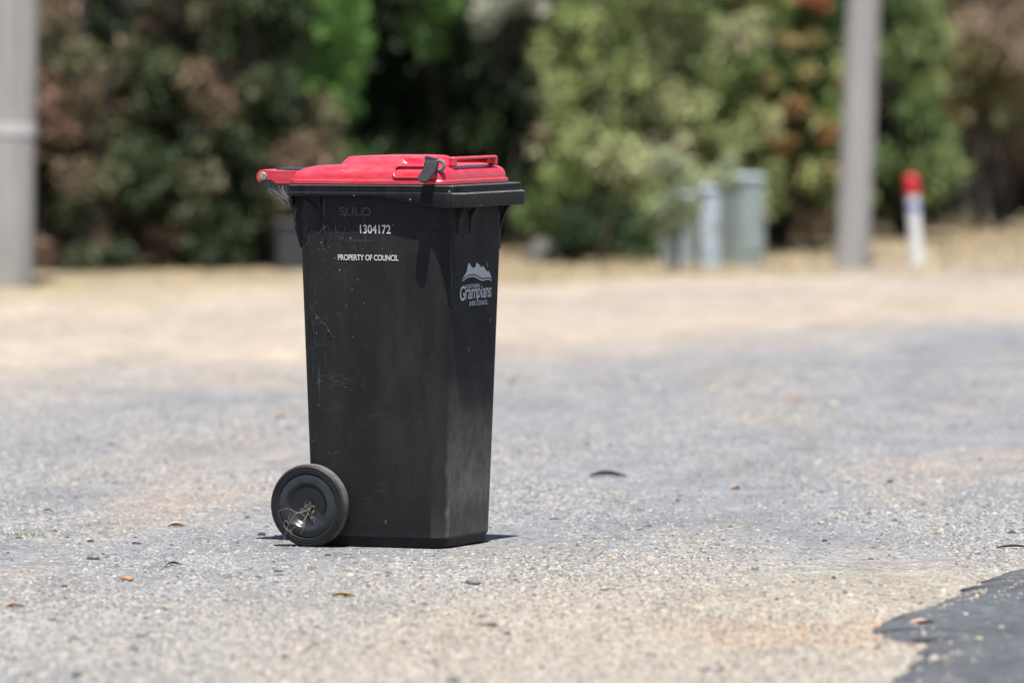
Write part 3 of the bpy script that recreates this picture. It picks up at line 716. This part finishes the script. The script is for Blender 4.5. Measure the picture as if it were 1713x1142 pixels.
def stone(x, y, s, mat, label, flat=.55, z0=0.0):
    p = px(x, y); p.z = ground_h(p.x, p.y) + z0
    m = MB(); L = []; sd = x * .37 + y
    for i in range(8):
        ph = R(-60 + 150 * i / 7)
        L.append([Vector((math.cos(ph) * math.cos(a), math.cos(ph) * math.sin(a), math.sin(ph) * flat)) for a in [2 * math.pi * j / 12 for j in range(12)]])
    L = [[q * s * (1 + .45 * mnoise.noise(q * 1.6 + Vector((sd, 0, 0)))) for q in lp] for lp in L]
    m.loft(L); o = m.build('stone', mat, None, 24); o.location = p + Vector((0, 0, s * flat * .35)); return tag(o, label, 'stone', 'larger stones on the gravel')
MS = {'dark': mat_plain('dark_stone', (.036, .037, .042), .85, .35, 70), 'grey': mat_plain('grey_stone', (.14, .143, .15), .85, .3, 70), 'orange': mat_plain('orange_stone', (.30, .165, .09), .85, .3, 70), 'cream': mat_plain('cream_stone', (.38, .335, .26), .85, .2, 70), 'red': mat_plain('red_stone', (.2, .075, .055), .85, .3, 70)}
stone(212, 972, .0155, MS['orange'], 'rounded orange stone on the gravel at left', .6)
stone(155, 936, .016, MS['grey'], 'dull grey stone up left of the orange stone', .7)
stone(227, 909, .011, MS['dark'], 'dark stone above the orange stone', .4)
stone(106, 981, .009, MS['dark'], 'dark pebble left of the orange stone', .5)
stone(105, 999, .006, MS['dark'], 'tiny dark pebble under the left dark pebble', .5)
stone(222, 1091, .010, MS['dark'], 'blackish stone low in the left foreground', .55)
stone(128, 1134, .0125, MS['dark'], 'blackish stone at the bottom edge of the foreground', .45)
stone(528, 1078, .008, MS['red'], 'small dark red stone in the foreground', .5)
stone(792, 980, .019, MS['grey'], 'largest grey stone just in front of the bin', .7)
stone(822, 1048, .010, MS['grey'], 'bluish grey stone in the foreground right of centre', .8)
stone(848, 1062, .010, MS['dark'], 'flat dark stone on the cream foreground gravel', .45)
stone(1490, 808, .011, MS['dark'], 'dark stone standing alone at right on the grey gravel', .6)
stone(855, 641, .016, MS['dark'], 'dark stone just right of the bin in the blurred gravel', .45)
stone(1395, 679, .022, MS['cream'], 'cream stone on the blurred gravel at right', .5)
stone(1195, 655, .022, MS['cream'], 'pale stone on the blurred gravel behind the bin', .5)
stone(1330, 671, .02, MS['orange'], 'orange stone on the blurred gravel at right', .5)
stone(1380, 905, .0085, MS['dark'], 'dark pebble among the cream gravel near the road', .5)
stone(150, 907, .010, MS['dark'], 'dark stone beneath the green grass tuft', .5)
stone(437, 896, .013, MS['dark'], 'black lump standing for the ragged shadow beside the near wheel', .45)  # dark lump modelled in place of the shadow beside the wheel
stone(548, 930, .008, MS['dark'], 'black pebble under the wheel front', .5)
stone(465, 957, .013, MS['grey'], 'flat grey stone below the wheel', .45)
stone(1200, 912, .009, MS['grey'], 'grey stone on the gravel between bin and road', .6)
stone(1470, 1052, .012, MS['orange'], 'rusty stone at the tip of the asphalt edge', .6)
stone(1640, 1087, .009, MS['cream'], 'pale chip lying on the asphalt', .5, .02)

# green grass tuft at left
def tuft(x, y, n, h, spread, mat, label, nm, cat, seed):
    p = px(x, y); rr = np.random.default_rng(seed); V = []; Fc = []
    for i in range(n):
        a = rr.uniform(0, 6.28); r = spread * rr.random() ** .7; bx, by = p.x + r * math.cos(a) * 1.3, p.y + r * math.sin(a)
        dx, dy = rr.normal(0, .5) * h, rr.normal(0, .5) * h; hh = h * rr.uniform(.4, 1.0); wd = .0014
        z = ground_h(bx, by) - .002; k = len(V)
        V += [(bx - wd, by, z), (bx + wd, by, z), (bx + dx * .5 + wd * .7, by + dy * .5, z + hh * .7), (bx + dx * .5 - wd * .7, by + dy * .5, z + hh * .7), (bx + dx, by + dy, z + hh), (bx + dx, by + dy, z + hh)]
        Fc += [(k, k + 1, k + 2, k + 3)]
        V[k + 4] = (bx + dx, by + dy, z + hh); V[k + 5] = (bx + dx + .0003, by + dy, z + hh)
        Fc += [(k + 3, k + 2, k + 5, k + 4)]
    o = np_mesh(nm, np.array(V), np.array(Fc), mat); return tag(o, label, cat)
M_GR = mat_plain('green_blade', (.22, .235, .10), .8, .4, 50)
tuft(45, 896, 75, .013, .05, M_GR, 'low yellow-green grass tuft growing in the gravel at left', 'grass_tuft', 'grass tuft', 2)

# dry grass strip along the foot of the shrubs
def dry_grass():
    n = 42000; rr = np.random.default_rng(21)
    Y = 43.2 + 20 * rr.random(n) ** 1.4; X = (rr.random(n) - .5) * (.17 * Y + 4)
    edge_y = 43.6 + .9 * np.array([mnoise.noise(Vector((x * .8, 2.2, 0))) for x in X]) + np.where(X > .2, 1.8, 0) * np.clip((X - .2) / .5, 0, 1)
    k = Y > edge_y; X, Y = X[k], Y[k]; n = len(X)
    h = (.018 + .05 * rr.random(n) ** 2) * np.clip((Y - 42) / 6, .25, 1.3)
    a = rr.random(n) * 6.28; wd = .004 + .004 * rr.random(n); ln = rr.normal(0, .5, (n, 2)) * h[:, None]
    Z = np.array([ground_h(x, y) for x, y in zip(X, Y)]) - .004
    V = np.zeros((n, 3, 3)); V[:, 0] = np.stack([X - wd * np.cos(a), Y - wd * np.sin(a), Z], 1); V[:, 1] = np.stack([X + wd * np.cos(a), Y + wd * np.sin(a), Z], 1)
    V[:, 2] = np.stack([X + ln[:, 0], Y + ln[:, 1], Z + h], 1)
    N = NT('dry_grass_blade'); r = N.n('ShaderNodeNewGeometry').outputs['Random Per Island']
    N.set(Base_Color=N.ramp(r, [(0, (.23, .175, .095)), (.55, (.31, .25, .15)), (.9, (.37, .31, .21)), (1, (.17, .18, .08))]), Roughness=.9)
    o = np_mesh('dry_grass', V.reshape(-1, 3), np.arange(n * 3).reshape(n, 3), N.m); tag(o, 'pale dry grass along the foot of the shrubs', 'grass', kind='stuff')
dry_grass()

# ------------------------------------------------------------------ posts and cabinets
def pole(xb_, yb_, xt, yt, diam, label, mat, bands=()):
    p = px(xb_, yb_); sc = F / p.y
    lean = ((xt - xb_) / sc) / ((yb_ - yt) / sc)
    H = 8.0; root = empty('utility_pole', (p.x, p.y, 0)); tag(root, label, 'pole', 'weathered timber poles')
    sd = xb_
    L = []
    for i in range(33):
        z = -.3 + (H + .3) * i / 32; r = diam / 2 * (1 - .025 * z)
        wob = .012 * mnoise.noise(Vector((z * .9, sd, 0)))
        L.append([(z * lean + wob + r * math.cos(a) * (1 + .03 * mnoise.noise(Vector((math.cos(a) * 2, z * 1.5, sd)))), r * math.sin(a) * (1 + .03 * mnoise.noise(Vector((math.sin(a) * 2, z * 1.5, sd)))), z) for a in [2 * math.pi * j / 28 for j in range(28)]])
    MB().loft(L).build('shaft', mat, root, 50)
    for z0, z1, m in bands:
        r = diam / 2 * (1 - .025 * z0) * 1.015 + .002; xo = lean * z0
        MB().lathe([(r - .01, z0 - .001), (r, z0), (r, z1), (r - .01, z1 + .001)], (xo, 0, 0), (0, 0, 1), (1, 0, 0), 28, False).build('metal_band', m, root)
    return root, p, lean
M_POLE = mat_wood('weathered_timber', (.215, .209, .209), (.34, .332, .332))
M_BAND = mat_plain('galvanised_band', (.52, .53, .55), .5, .1, 20, .2)
rp, pp, ln = pole(6, 483, 18, 0, .345, 'thick weathered grey timber pole with a pale metal band, beside the dark shrubs', M_POLE, ((.905, .965, M_BAND),))
m = MB(); m.lathe([(.0, -.178), (.011, -.178), (.013, -.172), (.013, -.16)], (.048, 0, .335), (0, 1, 0), (1, 0, 0), 16)
for v_i in range(len(m.v)):
    x, y, z = m.v[v_i]; m.v[v_i] = (x, y + .02, z)
m.build('nail_disc', M_BAND, rp)
pole(1426, 441, 1444, 0, .232, 'slender grey timber pole standing right of the utility cabinets', M_POLE)

def marker():
    p = px(1534, 439); sc = F / p.y
    root = empty('marker_post', (p.x, p.y, 0)); tag(root, 'leaning white marker post with a red cap and blue band', 'marker post')
    lean = -10.0 / 150.0; r = .043
    M_W, M_R, M_B = mat_plain('white_plastic', (.70, .71, .74), .45, .05), mat_plain('red_cap_plastic', (.50, .018, .03), .4, .08), mat_plain('blue_sticker', (.13, .20, .52), .45, .1)
    def seg(name, mat, z0, z1, rr, dome=False):
        prof = [(rr - .006, z0), (rr, z0 + .002), (rr, z1 - .002), (rr - .006, z1)]
        if dome: prof = [(rr - .004, z0), (rr, z0 + .003)] + [(rr * math.cos(R(a)), z1 - rr * .8 + rr * .8 * math.sin(R(a))) for a in range(0, 91, 12)]
        q = MB().lathe(prof, (0, 0, 0), (0, 0, 1), (1, 0, 0), 24)
        q.v = [(x + lean * z, y, z) for x, y, z in q.v]; return q.build(name, mat, root)
    seg('post', M_W, -.1, .455, r); seg('blue_band', M_B, .345, .392, r + .0025); seg('cap', M_R, .45, .585, r + .006, True)
marker()

def cabinet(xl, xr, yt, ybm, dep, ang, label, mat_f, name='utility_cabinet'):
    p = px((xl + xr) / 2, ybm); sc = F / p.y; wd = (xr - xl) / sc; h = (ybm - yt) / sc
    root = empty(name, (p.x, p.y + dep / 2, 0), R(ang)); tag(root, label, 'utility cabinet', 'grey green utility cabinets')
    MB().box((-wd / 2, -dep / 2, -.05), (wd / 2, dep / 2, h * .93), .012).build('housing', mat_f, root)
    c = MB(); c.loft([rrect(-wd / 2 - .012, wd / 2 + .012, -dep / 2 - .012, dep / 2 + .012, .02, h * .93 + .0015, 3, 1), rrect(-wd / 2 - .012, wd / 2 + .012, -dep / 2 - .012, dep / 2 + .012, .02, h * .96, 3, 1), rrect(-wd / 2 + .02, wd / 2 - .02, -dep / 2 + .02, dep / 2 - .02, .02, h, 3, 1)])
    c.build('lid', mat_f, root)
    d = MB(); d.box((-wd / 2 + .018, -dep / 2 - .006, .06), (wd / 2 - .018, -dep / 2 + .004, h * .86), .003); dr = d.build('door', mat_f, root)
    MB().box((wd * .24, -dep / 2 - .018, h * .45), (wd * .24 + .02, -dep / 2 - .0055, h * .55), .002).build('handle', M_STEEL, dr)
M_CABG = mat_plain('grey_green_paint', (.27, .325, .325), .55, .1, 6)
M_CABB = mat_plain('pale_blue_grey_paint', (.37, .44, .50), .5, .08, 6)
cabinet(1216, 1262, 291, 437, .34, 32, 'tallest grey-green cabinet on the right of the cabinet row', M_CABG)
cabinet(1171, 1204, 310, 441, .10, 6, 'narrow pale blue-grey pillar cabinet in the middle of the cabinet row', M_CABB)
cabinet(1112, 1160, 322, 438, .22, -14, 'pale grey-green cabinet half covered by a small leafy shrub, left in the row', mat_plain('faded_green_paint', (.31, .365, .385), .6, .12, 6))

# ------------------------------------------------------------------ shrubs and trees
M_BARK = mat_wood('bark', (.030, .024, .020), (.065, .053, .044))
def crown_mesh(name, cl, per, size, mat, root, seed, tint_fn, aspect=.42, droop=.2):
    """cl: list of (x, y, z, radius) clumps in world units relative to root"""
    rr = np.random.default_rng(seed); C = np.array(cl); n = len(C) * per
    idx = np.repeat(np.arange(len(C)), per)
    d = rr.normal(size=(n, 3)); d /= np.linalg.norm(d, axis=1)[:, None] + 1e-9
    rad = C[idx, 3] * rr.random(n) ** .45
    P = C[idx, :3] + d * rad[:, None] * np.array([1, 1, .85])
    # leaf axes: outward and up with scatter
    ax = d + rr.normal(0, .6, (n, 3)) + np.array([0, 0, -droop]); ax /= np.linalg.norm(ax, axis=1)[:, None] + 1e-9
    up = rr.normal(0, .55, (n, 3)) + np.array([0, -.15, 1.0]); sd = np.cross(ax, up); sd /= np.linalg.norm(sd, axis=1)[:, None] + 1e-9
    nn = np.cross(sd, ax)
    L = size * (.6 + .8 * rr.random(n)); W = L * aspect
    V = np.zeros((n, 4, 3))
    V[:, 0] = P; V[:, 1] = P + ax * (L * .45)[:, None] + sd * (W * .5)[:, None] + nn * (W * .15)[:, None]
    V[:, 2] = P + ax * L[:, None] - nn * (L * .1)[:, None]; V[:, 3] = P + ax * (L * .45)[:, None] - sd * (W * .5)[:, None] + nn * (W * .15)[:, None]
    k = V[:, :, 2].min(1) > .015; V = V[k]; idx = idx[k]; n = len(V)
    ct = np.array([tint_fn(c, rr) for c in cl]); tint = np.clip(ct[idx] + rr.normal(0, .06, n), 0, 1)
    return np_mesh(name, V.reshape(-1, 3), np.arange(n * 4).reshape(n, 4), mat, root, {'tint': tint})
def shrub(kind, label, cat, x, y, rx, ry, z0, z1, nclump, per, leaf, mat, seed, tint_fn, group='shrubs and trees along the verge', void=.0, cr=(.10, .24), stems=5, aspect=.42, trunk_r=.03, extra=(), nscale=1.7, shape=1.0):
    root = empty(kind, (x, y, 0)); tag(root, label, cat, group)
    rr = random.Random(seed); cl = []; tries = 0
    while len(cl) < nclump and tries < nclump * 60:
        tries += 1
        u, v, t = rr.uniform(-1, 1), rr.uniform(-1, 1), rr.random()
        prof = (1 - abs(2 * t - .85) ** 2.6 * .55) if shape == 1 else (1.0 - (.72 if shape == 2 else .34) * t)
        if u * u + v * v > prof * prof: continue
        r = math.hypot(u, v) / max(.05, prof)
        if r < .45 and rr.random() < .75: continue           # most foliage sits towards the outside
        p = Vector((u * rx, v * ry, z0 + t * (z1 - z0)))
        if mnoise.noise(p * nscale + Vector((seed * 1.3, 0, 0))) < void - .12: continue
        cl.append((p.x, p.y, p.z, rr.uniform(*cr)))
    cl += list(extra)
    t = MB()
    for i in range(stems):
        a = 6.28 * i / stems + rr.random(); e = Vector((math.cos(a) * rx * .6, math.sin(a) * ry * .6, z0 + (z1 - z0) * rr.uniform(.55, .9)))
        b0 = Vector((math.cos(a) * trunk_r * 1.2, math.sin(a) * trunk_r * 1.2, -.1)) if stems > 1 else Vector((0, 0, -.1))
        pts = [b0.lerp(e, q) + Vector((rr.uniform(-.06, .06), rr.uniform(-.06, .06), .18 * math.sin(q * 3.14))) * (1 if 0 < q < 1 else 0) for q in (0, .2, .4, .6, .8, 1)]
        t.tube(pts, [trunk_r * (1 - .75 * q) for q in (0, .2, .4, .6, .8, 1)], 7)
    for c in cl[::3]:
        q = Vector(c[:3]); b0 = Vector((q.x * .25, q.y * .25, max(.1, q.z - .45))); t.tube([b0, b0.lerp(q, .6) + Vector((0, 0, .05)), q], [trunk_r * .3, trunk_r * .2, trunk_r * .08], 5)
    t.build('trunk', M_BARK, root, 50)
    crown_mesh('crown', cl, per, leaf, mat, root, seed + 100, tint_fn, aspect)
    return root
uni = lambda a, b: (lambda c, rr: rr.uniform(a, b))
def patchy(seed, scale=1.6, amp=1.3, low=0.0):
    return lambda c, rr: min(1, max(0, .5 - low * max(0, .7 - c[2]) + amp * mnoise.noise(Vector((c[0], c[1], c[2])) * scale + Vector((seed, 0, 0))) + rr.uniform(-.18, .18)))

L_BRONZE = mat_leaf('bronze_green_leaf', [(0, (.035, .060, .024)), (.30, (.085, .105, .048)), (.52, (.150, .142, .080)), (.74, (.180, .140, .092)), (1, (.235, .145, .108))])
L_BRIGHT = mat_leaf('bright_green_leaf', [(0, (.085, .18, .045)), (.5, (.165, .32, .085)), (1, (.25, .42, .13))], trans=.4)
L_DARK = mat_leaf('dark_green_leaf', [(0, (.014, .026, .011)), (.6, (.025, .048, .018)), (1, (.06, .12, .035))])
L_OLIVE = mat_leaf('olive_leaf', [(0, (0.111, 0.176, 0.055)), (.4, (0.260, 0.325, 0.117)), (.7, (0.364, 0.390, 0.195)), (1, (0.442, 0.403, 0.273))])
L_BOTTLE = mat_leaf('red_tipped_leaf', [(0, (.075, .13, .04)), (.5, (.19, .26, .08)), (.8, (.30, .33, .13)), (.86, (.33, .19, .10)), (1, (.44, .11, .07))])
L_YEL = mat_leaf('yellow_green_leaf', [(0, (.10, .17, .055)), (.5, (.20, .26, .10)), (1, (.30, .29, .14))])
L_KHAKI = mat_leaf('khaki_leaf', [(0, (.12, .13, .06)), (.4, (.24, .225, .10)), (.75, (.30, .24, .15)), (1, (.27, .20, .15))])
L_PURP = mat_leaf('purple_brown_leaf', [(0, (.09, .085, .06)), (.5, (.24, .21, .15)), (1, (.36, .31, .23))])
L_SILV = mat_leaf('silver_leaf', [(0, (0.300, 0.330, 0.255)), (1, (0.540, 0.540, 0.465))])

def at(x, Z): return (x - 856.5) * Z / F
# left bronze-green shrubs
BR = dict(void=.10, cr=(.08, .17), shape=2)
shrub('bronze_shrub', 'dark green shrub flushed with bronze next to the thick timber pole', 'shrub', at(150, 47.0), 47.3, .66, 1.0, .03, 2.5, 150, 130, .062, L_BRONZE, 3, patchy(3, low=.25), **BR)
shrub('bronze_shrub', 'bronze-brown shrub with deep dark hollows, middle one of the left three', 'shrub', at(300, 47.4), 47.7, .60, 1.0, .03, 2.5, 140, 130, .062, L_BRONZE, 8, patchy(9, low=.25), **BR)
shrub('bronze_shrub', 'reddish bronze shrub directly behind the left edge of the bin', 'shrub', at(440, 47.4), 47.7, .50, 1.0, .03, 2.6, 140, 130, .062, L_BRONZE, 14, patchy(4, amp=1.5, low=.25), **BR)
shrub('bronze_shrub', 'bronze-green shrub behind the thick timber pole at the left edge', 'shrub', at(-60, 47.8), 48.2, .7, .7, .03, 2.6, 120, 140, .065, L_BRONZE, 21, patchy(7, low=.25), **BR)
# bright green column
shrub('slender_tree', 'slender bright green tree rising behind the left end of the red lid', 'tree', at(548, 48.6), 48.8, .27, .45, .45, 3.0, 80, 120, .055, L_BRIGHT, 31, uni(0, 1), void=.08, cr=(.07, .14), stems=1, trunk_r=.05, shape=2,
      extra=[(random.uniform(-.22, .2), random.uniform(-.75, -.3), random.uniform(.65, 2.0), random.uniform(.06, .12)) for _ in range(34)])
# dark tree; its overhanging canopy is added out of view to shade the foot
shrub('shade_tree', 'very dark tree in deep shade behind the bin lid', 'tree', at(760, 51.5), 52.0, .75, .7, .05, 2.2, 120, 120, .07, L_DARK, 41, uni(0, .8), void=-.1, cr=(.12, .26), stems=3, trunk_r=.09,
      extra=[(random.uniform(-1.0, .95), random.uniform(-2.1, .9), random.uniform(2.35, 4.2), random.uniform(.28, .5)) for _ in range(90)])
shrub('green_branch_tree', 'small green tree with leafy sprays hanging at the top above the lid', 'tree', at(712, 50.2), 49.3, .22, .25, 1.40, 2.15, 20, 80, .055, L_BRIGHT, 45, uni(0, .5), void=.0, cr=(.06, .13), stems=1, trunk_r=.008)
# olive shrub
shrub('olive_shrub', 'broad pale olive-green shrub behind the right side of the bin', 'shrub', at(1052, 50.0), 50.6, .68, 1.1, .05, 2.5, 190, 130, .06, L_OLIVE, 51, patchy(2, 1.8, 1.2), void=.0, cr=(.09, .2), shape=3)
shrub('olive_shrub', 'dull green shrub spreading above the cabinets', 'shrub', at(1160, 50.6), 51.4, .55, 1.1, .30, 2.5, 150, 130, .06, L_OLIVE, 57, patchy(6, 1.8, 1.1), void=0.0, cr=(.1, .2), shape=3)
shrub('silver_shrub', 'pale silvery foliage high up between the dark tree and the olive shrub', 'shrub', at(858, 50.0), 49.5, .22, .22, 1.30, 1.95, 34, 48, .05, L_SILV, 61, uni(0, 1), cr=(.05, .11), stems=1, trunk_r=.008)
# bottlebrush
shrub('red_flowering_shrub', 'green shrub speckled with red flower heads left of the slender pole', 'shrub', at(1310, 51.6), 52.4, .66, 1.1, .40, 2.7, 190, 130, .06, L_BOTTLE, 71, lambda c, rr: rr.uniform(.78, .93) if c[3] < .072 else rr.uniform(0, .78), void=.0, cr=(.08, .17), trunk_r=.04, shape=3,
      extra=[(u * .64 * (1.0 - .34 * t), -math.sqrt(1 - u * u) * 1.1 * (1.0 - .34 * t) - .03, .40 + 2.3 * t, random.uniform(.035, .07)) for u, t in [(random.uniform(-.95, .55), random.uniform(.12, .62)) for _ in range(20)]])
shrub('green_shrub', 'fresh green shrub right behind the marker post and slender pole', 'shrub', at(1515, 54.0), 54.4, .42, .7, .40, 2.2, 100, 140, .06, L_YEL, 81, uni(0, .6), void=0, cr=(.1, .19), shape=2)
shrub('khaki_tree', 'khaki brown-green tree whose canopy hangs over the top right corner', 'tree', at(1668, 57.0), 57.6, .86, 1.0, .92, 3.0, 150, 130, .065, L_KHAKI, 91, patchy(5, 1.5, 1.2), void=-.05, cr=(.11, .22), stems=2, trunk_r=.05, shape=2)
shrub('purple_brown_tree', 'dusky purple-brown shrub in the dark at the right edge', 'tree', at(1690, 60.6), 61.4, .80, .7, .35, 2.6, 120, 140, .065, L_PURP, 95, uni(0, 1), void=.04, cr=(.11, .22), stems=4, trunk_r=.05,
      extra=[(random.uniform(-1.1, .9), random.uniform(-.3, .8), random.uniform(2.4, 3.6), random.uniform(.22, .4)) for _ in range(14)])
# small things at the foot
shrub('sage_bush', 'small sage-green bush leaning over the leftmost cabinet', 'bush', at(1128, 47.2), 47.25, .11, .10, .22, .62, 16, 80, .045, mat_leaf('sage_leaf', [(0, (.20, .25, .13)), (1, (.36, .40, .27))]), 99, uni(0, 1), cr=(.05, .09), stems=3, trunk_r=.012,
      extra=[(random.uniform(-.10, .40), random.uniform(-.02, .1), random.uniform(.50, .72), .05) for _ in range(12)])
shrub('low_bush', 'low green bush at the foot of the olive shrub', 'bush', at(1010, 48.6), 48.8, .30, .25, .03, .42, 26, 110, .05, L_DARK, 103, uni(.2, 1), cr=(.08, .14), stems=3, trunk_r=.015)
shrub('low_bush', 'low dry brownish bush between the cabinets and the slender pole', 'bush', at(1340, 54.0), 54.2, .22, .2, .03, .30, 16, 90, .05, mat_leaf('dry_leaf', [(0, (.16, .12, .08)), (1, (.27, .21, .14))]), 107, uni(0, 1), cr=(.07, .12), stems=3, trunk_r=.012)
# farther trees that close the view
far = [(-5.6, 54, 'broad dark green tree beyond the thick pole at far left'), (-4.1, 51.6, 'dark green tree behind the bronze-green shrub at the left edge'), (-2.9, 50.6, 'dark tree closing the view behind the shrub beside the thick pole'),
       (-1.7, 50.8, 'dark tree closing the view behind the reddish bronze shrub'), (-.6, 54.5, 'dark tree far behind the very dark shaded one'), (.7, 54.0, 'dark tree far behind the silvery foliage'), (1.9, 54.8, 'dark tree behind the red flowering shrub'),
       (2.7, 59.6, 'dark tree behind the fresh green shrub'), (4.6, 64, 'tall dark tree beyond the purple-brown shrub'), (6.2, 62, 'dark tree out beyond the right edge')]
for i, (x, y, lab) in enumerate(far):
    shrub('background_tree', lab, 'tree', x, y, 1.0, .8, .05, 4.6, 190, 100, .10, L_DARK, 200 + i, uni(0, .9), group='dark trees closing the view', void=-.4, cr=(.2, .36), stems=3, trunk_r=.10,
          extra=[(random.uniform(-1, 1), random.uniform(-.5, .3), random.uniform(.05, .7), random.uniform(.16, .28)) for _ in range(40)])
# the belt of bush that goes on to both sides and beyond
rw = random.Random(88); wc_ = []
for i in range(2600):
    x = rw.uniform(-42, 42); y = 69 + 5 * rw.random() - 7 * max(0, abs(x) - 9) / 33; wc_.append((x, y, rw.random() ** 1.25 * (5.2 + 1.6 * mnoise.noise(Vector((x * .35, 0, 5)))) + .2, rw.uniform(.5, .95)))
fw = crown_mesh('far_wood', wc_, 50, .42, L_OLIVE, None, 555, patchy(13, .35, 1.2)); tag(fw, 'belt of bush closing the view beyond the trees', 'wood', kind='stuff')
# dim things in the shade
def trunk_log():
    p = px(1640, 362); root = empty('dead_trunk', (p.x, p.y + .6, 0)); tag(root, 'weathered grey leaning trunk in the deep shade at right', 'tree trunk')
    MB().tube([(-.16, 0, -.1), (-.10, 0, .2), (0, 0, .38), (.06, .02, .62), (.16, .05, 1.2)], [.06, .055, .07, .05, .03], 10).build('trunk', mat_wood('grey_dead_wood', (.12, .12, .138), (.2, .2, .225)), root, 50)
    MB().tube([(.02, 0, .42), (.10, -.02, .25), (.12, -.03, -.05)], [.055, .05, .045], 10).build('limb', bpy.data.materials['grey_dead_wood'], root, 50)
trunk_log()
def rocks():
    M_RK = mat_plain('grey_rock', (.085, .08, .074), .9, .25, 8)
    for x, y, s, lab in ((905, 437, .115, 'rounded brown-grey rock at the foot of the olive shrub'), (955, 436, .08, 'smaller grey rock to the right of the rounded rock')):
        o = stone(x, y, s, M_RK, lab, .95); o.name = 'rock'; o['category'] = 'rock'; o['group'] = 'rocks by the shrubs'
rocks()
p = px(486, 452)
bx = empty('service_box', (p.x, p.y, 0), R(8)); tag(bx, 'dim bluish grey box standing in the shade behind the left side of the bin', 'service box')
M_DB = mat_plain('dark_blue_grey_paint', (.030, .032, .040), .6, .15, 8)
MB().box((-.085, 0, -.05), (.12, .2, .29), .012).build('housing', M_DB, bx)
MB().box((-.095, -.012, .2905), (.13, .212, .315), .01).build('lid', M_DB, bx)
